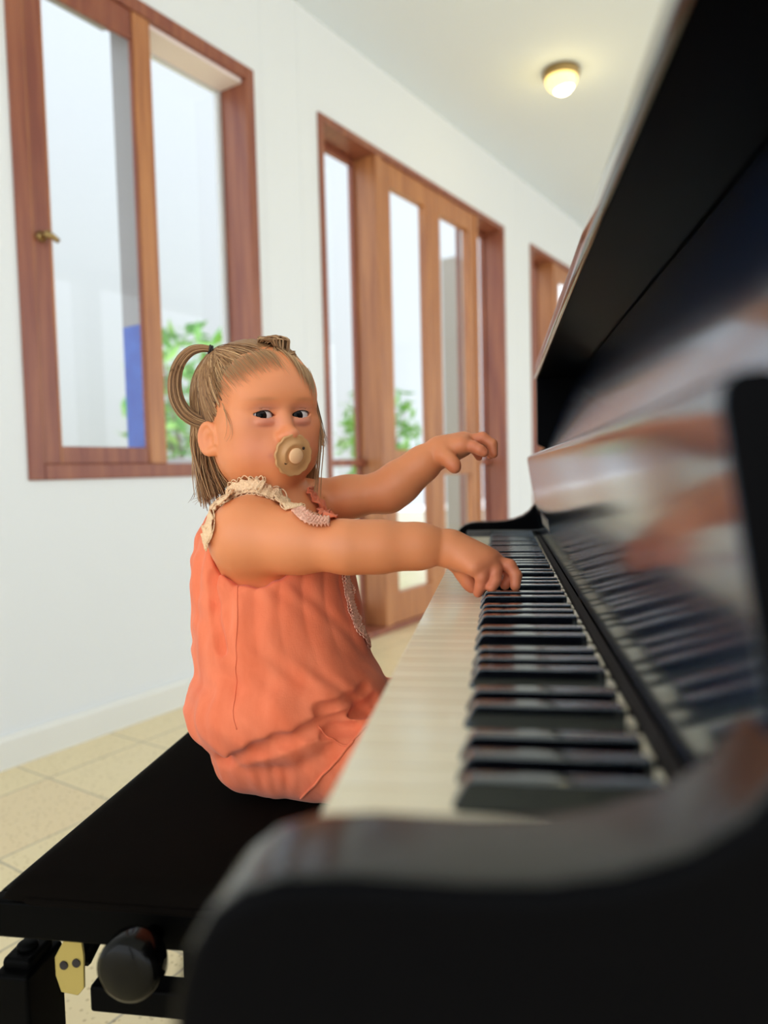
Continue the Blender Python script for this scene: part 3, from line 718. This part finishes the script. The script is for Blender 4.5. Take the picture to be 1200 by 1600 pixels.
# ------------------------------------------------------------------ hair
def snapv(sdf, P, off, it=4, only_out=False):
    P = P.copy(); e = .0012
    for _ in range(it):
        d = sdf.ev(P); g = np.stack([sdf.ev(P + e * np.eye(3)[i]) - sdf.ev(P - e * np.eye(3)[i]) for i in range(3)], 1)
        g /= np.linalg.norm(g, axis=1)[:, None] + 1e-9
        st = (d - off)
        if only_out: st = np.minimum(st, 0)
        P = P - g * st[:, None]
    return P
hm = bpy.data.materials.new('light_brown_hair'); hm.use_nodes = True
n, l, b = nodes(hm); ca = n.new('ShaderNodeVertexColor'); ca.layer_name = 'tone'; l.new(ca.outputs[0], b.inputs['Base Color']); b.inputs['Roughness'].default_value = .45; b.inputs['Specular IOR Level'].default_value = .35
HC = [np.array(c) for c in ((.33, .168, .072), (.25, .122, .052), (.47, .268, .13), (.60, .37, .19), (.13, .062, .028))]
class Strands:
    def __init__(s): s.V = []; s.Q = []; s.C = []; s.n = 0
    def add(s, P, r, c, taper=.45, sides=4):
        P = np.asarray(P); n = len(P)
        T = np.gradient(P, axis=0); T /= np.linalg.norm(T, axis=1)[:, None] + 1e-12
        u = np.cross(T, (.3, .2, .93)); u /= np.linalg.norm(u, axis=1)[:, None] + 1e-9; w = np.cross(T, u)
        rr = r * (1 - (1 - taper) * np.linspace(0, 1, n) ** 2)
        for k in range(sides):
            a = 2 * math.pi * k / sides; s.V.append(P + (u * math.cos(a) + w * math.sin(a)) * rr[:, None])
        o = s.n
        for k in range(sides):
            A = o + k * n + np.arange(n - 1); B = o + ((k + 1) % sides) * n + np.arange(n - 1)
            s.Q.append(np.stack([A, A + 1, B + 1, B], 1))
        s.C.append(np.tile(c, (n * sides, 1))); s.n += n * sides
    def build(s, name, parent):
        return np_mesh(name, np.concatenate(s.V), np.concatenate(s.Q), hm, parent, np.clip(np.concatenate(s.C), 0, 1))
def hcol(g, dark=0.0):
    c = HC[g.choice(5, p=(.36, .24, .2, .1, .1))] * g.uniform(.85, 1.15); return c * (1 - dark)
g = np.random.default_rng(11)
cap = SDF()
cap.ell(hp(.002, -.006, .0285), (.0670, .0815, .0685), HA, .02)
cap.ell(hp(0, -.024, -.012), (.0600, .056, .042), HA, .02)
CN = np.array([0, .80, -.60]); CC = .0125
def facecut(P):
    q_ = hl(P); return -((q_[:, 1] + .10 * np.abs(q_[:, 0])) * .80 - q_[:, 2] * .60 - CC - .004 * np.sin(q_[:, 0] * 90))
shell = SDF(); shell.ops = list(cap.ops); shell.raw(facecut, hp(0, .1, -.05), .3, .006, 's')
shell.disp = lambda P: .0006 * np.sin(hl(P)[:, 0] * 900 + hl(P)[:, 2] * 260) 
V, Q = shell.mesh(.002)
c0 = np.clip(HC[0] * .85 + .05 * np.sin(hl(V)[:, :1] * 800 + hl(V)[:, 2:] * 300) * HC[0], 0, 1)
hair = np_mesh('hair', V, Q, hm, kid, c0)
st = Strands()
PB1 = cap.snap(at(334, 549, .862), .004); PB2 = cap.snap(at(436, 532, .86), .004)
# combed from the hairline back to the two ties
starts = []
for a in np.linspace(-1, 1, 260):
    la = .064 * math.sin(a * 1.52); t = math.cos(a * 1.52)
    f = -.004 + .064 * t; u = (f * .8 + .1 * abs(la) * .8 - CC) / .6
    starts.append((la + g.normal(0, .002), f + g.normal(0, .004) + .001, u + g.normal(0, .003) - .002))
for la, f, u in starts:
    for rep in range(2):
        p0 = hp(la + g.normal(0, .003), f + g.normal(0, .002), u + g.normal(0, .002))
        e = PB1 if la < -.004 + g.normal(0, .006) else PB2
        e = e + g.normal(0, .0035, 3); tt = np.linspace(0, 1, 12)[:, None]
        P = p0 * (1 - tt) + e * tt + g.normal(0, .0012, 3) * np.sin(math.pi * tt)
        P = snapv(cap, P, .0008 + g.uniform(0, .0022), 3)
        st.add(P, g.uniform(.00045, .0008), hcol(g))
# combed forward from the back of the head to the ties
for k in range(260):
    a = g.uniform(-1.5, 1.5); p0 = hp(.062 * math.sin(a), -.085 * math.cos(a) * .9 - .004, g.uniform(-.03, .03))
    e = (PB1 if math.sin(a) < .15 else PB2) + g.normal(0, .004, 3); tt = np.linspace(0, 1, 12)[:, None]
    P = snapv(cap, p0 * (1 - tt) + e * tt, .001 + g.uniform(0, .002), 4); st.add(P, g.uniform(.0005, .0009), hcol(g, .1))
# covering the cap with short flow strands toward the near tie
for k in range(420):
    px, py = g.uniform(300, 352), g.uniform(560, 668)
    p0 = cap.snap(at(px, py, .84), .001)
    e = PB1 + g.normal(0, .004, 3); tt = np.linspace(0, .96, 10)[:, None]
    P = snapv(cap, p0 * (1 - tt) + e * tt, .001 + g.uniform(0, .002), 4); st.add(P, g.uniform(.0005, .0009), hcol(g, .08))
def bez(pts, m=14):
    pts = np.asarray(pts); k = len(pts); t = np.linspace(0, k - 1, m); i = np.clip(t.astype(int), 0, k - 2); f = (t - i)[:, None]
    g0 = lambda j: pts[np.clip(j, 0, k - 1)]
    p0, p1, p2, p3 = g0(i - 1), g0(i), g0(i + 1), g0(i + 2)
    return .5 * (2 * p1 + (p2 - p0) * f + (2 * p0 - 5 * p1 + 4 * p2 - p3) * f ** 2 + (3 * p1 - p0 - 3 * p2 + p3) * f ** 3)
# hair hanging behind the ear to the nape
for k in range(420):
    w = g.uniform(0, 1); dp = g.uniform(.865, .965)
    x0 = 304 + 36 * w + g.normal(0, 3); y0 = g.uniform(600, 668)
    x2 = 318 + 62 * w ** 1.2 + g.normal(0, 5); y2 = 782 - 26 * w + g.normal(0, 9)
    xm = 301 + 44 * w + g.normal(0, 3)
    P = bez([at(x0, y0, dp), at(xm, 690, dp + .004), at((xm + x2) / 2 - 3, 735, dp + .002), at(x2, y2, dp - .008)], 12)
    P = np.concatenate([snapv(cap, P[:4], .0015, 3, True), P[4:]])
    P = snapv(body, P, .0015, 2, True)
    st.add(P, g.uniform(.0007, .0013), hcol(g), .35)
# stray ends flicking out at the shoulder
for k in range(26):
    x = g.uniform(306, 340); P = bez([at(x, 690, .88), at(x + g.normal(0, 4), 735, .88), at(x - g.uniform(-6, 12), 772, .878), at(x - g.uniform(-8, 22), 784 + g.normal(0, 5), .876)], 10); st.add(P, .0004, hcol(g), .3)
def onhead(px, py):
    p = body.hit(px, py, .7, 1.0); return None if p is None else p
def wisps(guides, n_, r, jit, c, m=12, tw=.3):
    for gd in guides:
        K = [p for p in (onhead(*q) for q in gd) if p is not None]
        if len(K) < 3: continue
        P0 = bez(K, m); P0 = snapv(body, P0, .0012, 3)
        for k in range(n_):
            cut = max(4, int(m * g.uniform(.55, 1))); o_ = g.normal(0, jit, 3); o2 = g.normal(0, jit * .8, 3)
            P = P0 + o_ + o2 * np.linspace(0, 1, m)[:, None]; P = snapv(body, P[:cut], .0008 + g.uniform(0, .0016), 2)
            st.add(P, g.uniform(.5, 1) * r, c() , tw, 3)
lightc = lambda: HC[3] * g.uniform(.75, 1.15) if g.random() < .6 else HC[2] * g.uniform(.8, 1.1)
gl = []
for w in np.linspace(0, 1, 14):           # swept over the far side of the forehead
    x0, y0 = 436 + 30 * w, 546 + 8 * w; x1, y1 = 466 + 24 * w, 590 + 40 * w
    gl.append([(x0, y0), (x0 * .62 + x1 * .38 + 6, y0 * .66 + y1 * .34), (x0 * .28 + x1 * .72 + 5, y0 * .35 + y1 * .65), (x1, y1)])
wisps(gl, 13, .00036, .0022, lightc)
gl = []
for a in np.linspace(0, 1, 22):           # baby hair along the near forehead edge, combed back
    x = 348 + 96 * a; y = 634 - 60 * math.sin(a * 1.5) ** .6
    gl.append([(x - 18 - 6 * a, y - 26), (x - 11, y - 15), (x - 2, y - 4), (x + 8, y + 7)])
wisps(gl, 12, .00030, .0020, lightc, 10)
wisps([[(352, 640), (360, 660), (362, 680), (354, 694)], [(350, 630), (356, 655), (355, 675), (350, 690)]], 4, .00025, .0012, lightc)
# locks hanging down past the far cheek
for k in range(60):
    o = g.normal(0, 2.2); m_ = g.normal(0, 2)
    P = bez([at(476 + o * .5, 575, .86), at(487 + o * .6, 600, .868), at(493 + o + m_, 640, .872), at(499 + o * 1.5 + m_, 668, .872), at(505 + o * 2.2, 694 + g.normal(0, 6), .87)], 14)
    st.add(P, g.uniform(.0004, .0008), hcol(g), .25)
for k in range(14):
    o = g.normal(0, 2.5)
    P = bez([at(494 + o * .4, 640, .872), at(499 + o, 690, .87), at(496 + o, 740, .87), at(492 + o * 1.4, 770 + g.normal(0, 6), .868)], 12); st.add(P, .0004, hcol(g), .3)
for k in range(60):
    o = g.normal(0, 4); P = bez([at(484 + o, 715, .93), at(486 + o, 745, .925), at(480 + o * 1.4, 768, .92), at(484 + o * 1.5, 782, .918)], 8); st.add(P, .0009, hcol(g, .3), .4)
st.build('hair_strands', hair)
# looped pigtail and its tie
pt_ = Strands()
CLp = [(332, 547), (316, 544), (297, 549), (281, 566), (273, 592), (275, 620), (287, 643), (306, 657), (328, 661), (348, 655)]
CLd = [.862, .858, .856, .855, .855, .855, .855, .853, .848, .838]
CLr = [.0028, .0042, .0058, .0068, .0078, .0088, .0092, .0085, .0075, .0070]
cl = bez([at(x, y, d) for (x, y), d in zip(CLp, CLd)], 30); cr_ = np.interp(np.linspace(0, 9, 30), range(10), CLr)
vw = ray(300, 600); T_ = np.gradient(cl, axis=0); T_ /= np.linalg.norm(T_, axis=1)[:, None]
s1_ = np.cross(T_, vw); s1_ /= np.linalg.norm(s1_, axis=1)[:, None]; s2_ = np.cross(T_, s1_)
for k in range(230):
    a = g.uniform(0, 6.28); r = math.sqrt(g.uniform(0, 1)); tw = g.normal(0, .35); en = g.uniform(.86, 1)
    ang = a + tw * np.linspace(0, 1, 30)
    P = cl + (s1_ * np.cos(ang)[:, None] * .95 + s2_ * np.sin(ang)[:, None] * .7) * (cr_ * r)[:, None]
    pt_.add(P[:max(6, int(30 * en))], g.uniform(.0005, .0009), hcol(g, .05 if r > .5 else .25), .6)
pg = pt_.build('pigtail', kid)
tie_m = new_mat('black_elastic', (.012, .008, .007), .6)
tn = cl[1] - cl[0]; tn /= np.linalg.norm(tn)
def torus_ring(c, ax, R_, r, name, mat, parent):
    u = np.cross(ax, (0, .3, .9)); u /= np.linalg.norm(u); w = np.cross(ax, u)
    MB().tube([c + (u * math.cos(a) + w * math.sin(a)) * R_ for a in np.linspace(0, 2 * math.pi, 25)], r, 6, False).build(name, mat, parent, smooth=True)
torus_ring(cl[0] + tn * .001, tn, .0042, .0013, 'hair_tie', tie_m, pg); torus_ring(cl[0] + tn * .0035, tn, .0045, .0013, 'hair_tie', tie_m, pg)
# small tuft gathered on the crown
tf = Strands()
for k in range(260):
    a = g.uniform(-1.2, 1.2); sx = g.uniform(-1.2, 1.15); z = g.normal(0, .006)
    P = bez([at(414 + 10 * a, 536, .86 + z), at(421 + 13 * a, 529 - 2 * sx, .855 + z), at(434 + 14 * a, 526 - 2 * sx + 4 * abs(a), .852 + z), at(450 + 10 * a, 537 + 5 * a, .85 + z), at(459 + 11 * a, 549 + 6 * sx - 6 * abs(a), .85 + z)], 12)
    P = snapv(cap, P, .001 + g.uniform(0, .003), 2, True); P[-5:] = P[-5:] * .3 + .7 * snapv(cap, P[-5:], .0015, 3); tf.add(P, g.uniform(.0005, .0009), hcol(g, .12), .5)
tu = tf.build('tuft', kid)
torus_ring(at(413, 534, .857), np.array([.9, 0, .3]), .0050, .0014, 'hair_tie', tie_m, tu)

# ------------------------------------------------------------------ romper
rm = SDF()
rm.ell(at(424, 862, .885), (.088, .089, .078), TA, .03)
rm.ell(at(430, 930, .885), (.096, .094, .085), TA, .03)
rm.ell(at(441, 1010, .882), (.103, .102, .085), TA, .03)
rm.ell(at(447, 1097, .874), (.117, .112, .069), TA, .012)
rm.ell(at(455, 1075, .872), (.112, .100, .060), TA, .02)
def shp(px, py, d, z): p = at(px, py, d); p[2] = z; return p
k1, k2 = shp(405, 1165, .855, .556), shp(600, 1165, .82, .556); rm.cap(k1, k2, .055, .059, .006)
k3 = shp(440, 1160, .945, .556); rm.cap(k3, k3 + (k2 - k1), .054, .058, .012)
rm.cap(at(397, 846, .815), at(397, 846, .55), .0500, .053, .004, 's')          # near armhole
rm.cap(at(484, 800, .945), at(495, 790, 1.2), .044, .048, .004, 's')           # far armhole
rm.ell(at(444, 768, .885), (.066, .060, .052), TA, .005, 's')                  # neckline
def fold_line(px, r, k):                         # a crease pressed into the cloth
    c = [rm.hit(x, y, .5) for x, y in px]; c = bez([p for p in c if p is not None], 24); n_ = len(c)
    rm.chain(c, [.0005 + r * math.sin(math.pi * (i + .6) / n_) ** .7 for i in range(n_)], k, 's')
_l = [([(318, 1186), (345, 1190), (385, 1183), (430, 1167), (480, 1146), (525, 1126), (560, 1106)], .0034, .012),
      ([(545, 1118), (562, 1112), (578, 1104), (590, 1090)], .0075, .006),
      ([(505, 1150), (530, 1140), (555, 1135)], .0025, .008),
      ([(575, 1075), (560, 1088), (535, 1098), (500, 1108)], .0018, .010),
      ([(330, 900), (336, 960), (345, 1020)], .0014, .010),
      ]
for a_ in _l: fold_line(*a_)
ax0 = at(438, 1000, .88)
def folds(P):
    a = np.arctan2(P[:, 1] - ax0[1], P[:, 0] - ax0[0]); z = P[:, 2] - ax0[2]
    up = np.clip((z + .02) / .10, 0, 1); lo_ = np.clip((.02 - z) / .09, 0, 1) * np.clip((z + .16) / .05, 0, 1)
    d = .0010 * (1 - 2 * np.abs(np.sin(a * 10.5 + .8 * np.sin(z * 30)))) * (.25 + up)
    d += .0015 * np.sin(a * 9 + z * 46 + 1.2 * np.sin(z * 60 + a * 3)) * (.35 + lo_)
    d += .0011 * np.sin(P[:, 0] * 160 + P[:, 2] * 105 + 2 * np.sin(P[:, 1] * 90 + P[:, 2] * 60))
    d += .0009 * np.sin(a * 34 + 2 * np.sin(a * 5)) * np.exp(-((z + .128) / .020) ** 2)
    return d
rm.disp = folds
V, Q = rm.mesh(.0018, marg=.010, smooth=1)
coral = new_mat('coral_linen', (.93, .235, .115), .85, Sheen_Weight=.15, Specular_IOR_Level=.2)
n, l, b = nodes(coral)
noise_mix(coral, (.79, .170, .076), (.90, .235, .118), 40, .3, .7, (1, 1, .35)); bump(coral, 700, .35, .0006, (1, 1, .3)); bump(coral, 700, .3, .0006, (.3, .3, 1))
romp = np_mesh('romper', V, Q, coral, kid)
lace_m = new_mat('cream_lace', (.93, .63, .39), .8, Specular_IOR_Level=.2); bump(lace_m, 420, .9, .0015, kind='voronoi')
pink_m = new_mat('pale_coral_lace', (.93, .50, .37), .85, Specular_IOR_Level=.2); bump(pink_m, 500, .8, .0012, kind='voronoi')
both = SDF(); both.ops = body.ops + rm.ops[:0]
skin_rm = SDF()
skin_rm.ev = lambda P, ops=None: np.minimum(body.ev(P), rm.ev(P))
def ribbon(name, px, width, mat, parent, sdf, off=.0022, ruff=.0015, n_=70, waves=16, t0=.4, loops=True, scal=.12):
    c = [sdf.hit(x, y, t0) for x, y in px]; c = [p for p in c if p is not None]
    cl = bez(c, n_); cl = snapv_f(sdf, cl, off)
    T = np.gradient(cl, axis=0); T /= np.linalg.norm(T, axis=1)[:, None]
    N = np.stack([sdf.normal(p, .004) for p in cl]); W = np.cross(T, N); W /= np.linalg.norm(W, axis=1)[:, None]
    vs = []; K = 9
    for i in range(n_):
        for j in range(K):
            t = j / (K - 1) * 2 - 1; ed = abs(t) ** 3
            wv = width / 2 * (1 + scal * math.sin(i * 2 * math.pi * waves / n_) * ed)
            p = cl[i] + W[i] * t * wv
            vs.append(p + N[i] * (ruff * math.sin(i * 1.7 + t * 2.2) * .6 + ruff * ed * math.sin(i * 2 * math.pi * waves / n_)))
    vs = np.array(vs); vs = snapv_f(sdf, vs, .0010, True)
    mb = MB().add(vs, [(i * K + j, (i + 1) * K + j, (i + 1) * K + j + 1, i * K + j + 1) for i in range(n_ - 1) for j in range(K - 1)])
    o = mb.build(name, mat, parent, smooth=True); m = o.modifiers.new('cloth', 'SOLIDIFY'); m.thickness = .0014; m.offset = 1
    if loops:
        lm = MB()
        for s in (0, K - 1):
            for i in range(0, n_ - 3, 3):
                a, c2 = vs[i * K + s], vs[(i + 3) * K + s]; sg = -1 if s == 0 else 1
                mid = (a + c2) / 2 + W[i] * sg * .0032 + N[i] * .0008
                lm.tube(bez([a, (a + mid) / 2 + W[i] * sg * .001, mid, (c2 + mid) / 2 + W[i] * sg * .001, c2], 7), .0007, 5)
        lm.build('lace_edging', mat, o, smooth=True)
    return o
def snapv_f(sdf, P, off, only=False):
    P = np.array(P)
    return snapv(sdf, P, off, 3, only)
ribbon('lace_strap', [(324, 848), (330, 822), (341, 793), (356, 776), (382, 769), (410, 771), (436, 783), (460, 797)], .0200, lace_m, romp, skin_rm, .0030, .0018)
kn = skin_rm.hit(386, 768) ; 
ribbon('lace_strap', [(352, 790), (366, 775), (392, 766), (412, 768)], .0125, lace_m, romp, skin_rm, .0062, .0022, 40, 9)
ribbon('neck_frill', [(464, 800), (478, 812), (496, 818), (515, 818)], .0135, pink_m, romp, skin_rm, .0035, .0025, 40, 10, loops=False)
ribbon('shoulder_strap', [(478, 765), (489, 782), (502, 800), (516, 814)], .0150, coral, romp, skin_rm, .0032, .0022, 40, 6, loops=False)
ribbon('placket', [(537, 893), (541, 920), (548, 950), (559, 980), (575, 1005), (592, 1025), (607, 1042)], .0115, pink_m, romp, rm, .0022, .0014, 80, 24, t0=.5)
def seam(name, px, r, mat, sdf, off=.0006, parent=None):
    c = [sdf.hit(x, y, .5) for x, y in px]; c = [p for p in c if p is not None]
    MB().tube(snapv_f(sdf, bez(c, 40), off), r, 6).build(name, mat, parent or romp, smooth=True)
seam('armhole_binding', [(333, 838), (335, 862), (344, 886), (362, 905), (384, 912), (405, 910), (424, 899), (440, 884)], .0015, coral, rm)
seam('side_seam', [(372, 915), (371, 960), (369, 1020), (368, 1080), (370, 1140)], .0007, coral, rm, .0003)
seam('pocket_edge', [(497, 1135), (520, 1155), (540, 1165), (556, 1152), (572, 1135)], .0011, coral, rm)
seam('cuff_edge', [(470, 1247), (495, 1222), (525, 1190), (552, 1158)], .0016, coral, rm)

# ------------------------------------------------------------------ pacifier
pf_m = new_mat('tan_silicone', (.60, .31, .13), .4); pf_l = new_mat('light_peach_plastic', (.93, .56, .31), .4)
pc0 = hp(-.0005, .0915, -.0475); pax = Ff * .97 - Uu * .20 + Lr * .02; pax /= np.linalg.norm(pax); pu = Uu - pax * (Uu @ pax); pu /= np.linalg.norm(pu); pr = np.cross(pax, pu) * -1
pr = pr if pr @ Lr > 0 else -pr
pcr = empty('pacifier', pc0, 'round tan pacifier with scalloped shield and pale knob in the child\'s mouth', 'pacifier')
def pp_(r, a, h): return pc0 + (pr * math.cos(a) + pu * math.sin(a)) * r + pax * h
def shield():
    NA = 132; prof = [(0, .0008), (.3, .0008), (.42, .0010), (.50, .0028), (.56, .0034), (.62, .0030), (.70, .0010), (.82, .0008), (.92, .0016), (.97, .0024), (1.0, .0022), (1.015, .0008), (1.0, -.0012), (.5, -.0016), (0, -.0016)]
    vs = []; fs = []
    for i, (r, h) in enumerate(prof):
        for k in range(NA):
            a = 2 * math.pi * k / NA; sc = 1 + (.055 * abs(math.sin(a * 6.5 + .3)) - .03) * max(0, (r - .8) / .2)
            if .4 < r < .72 and i < 8: h2 = h * (.25 + .75 * max(0, math.cos(a - 2.3)) ** .6)       # raised crescent
            else: h2 = h
            R_ = .0232 * r * sc; vs.append(pp_(R_, a, h2 - .0045 * r * r))
    for i in range(len(prof) - 1):
        for k in range(NA): fs.append((i * NA + k, i * NA + (k + 1) % NA, (i + 1) * NA + (k + 1) % NA, (i + 1) * NA + k))
    return MB().add(vs, fs)
shield().build('shield', pf_m, pcr, smooth=True)
MB().lathe([(.004, -.001), (.0085, -.0005), (.0088, .0028), (.0082, .0036), (.001, .0038)], pc0, pax, 40).build('knob', pf_l, pcr, smooth=True)
hole_m = new_mat('vent_shadow', (.05, .025, .015), .8)
for a in (.62, 3.75):
    MB().lathe([(.0018, -.0004), (.0018, .0009), (.0004, .0009)], pp_(.0135, a, -.0012), pax, 16).build('vent_hole', hole_m, pcr, smooth=True)
MB().lathe([(.006, 0), (.0065, -.006), (.008, -.012), (.003, -.018)], pc0, pax, 20).build('teat', pf_l, pcr, smooth=True)
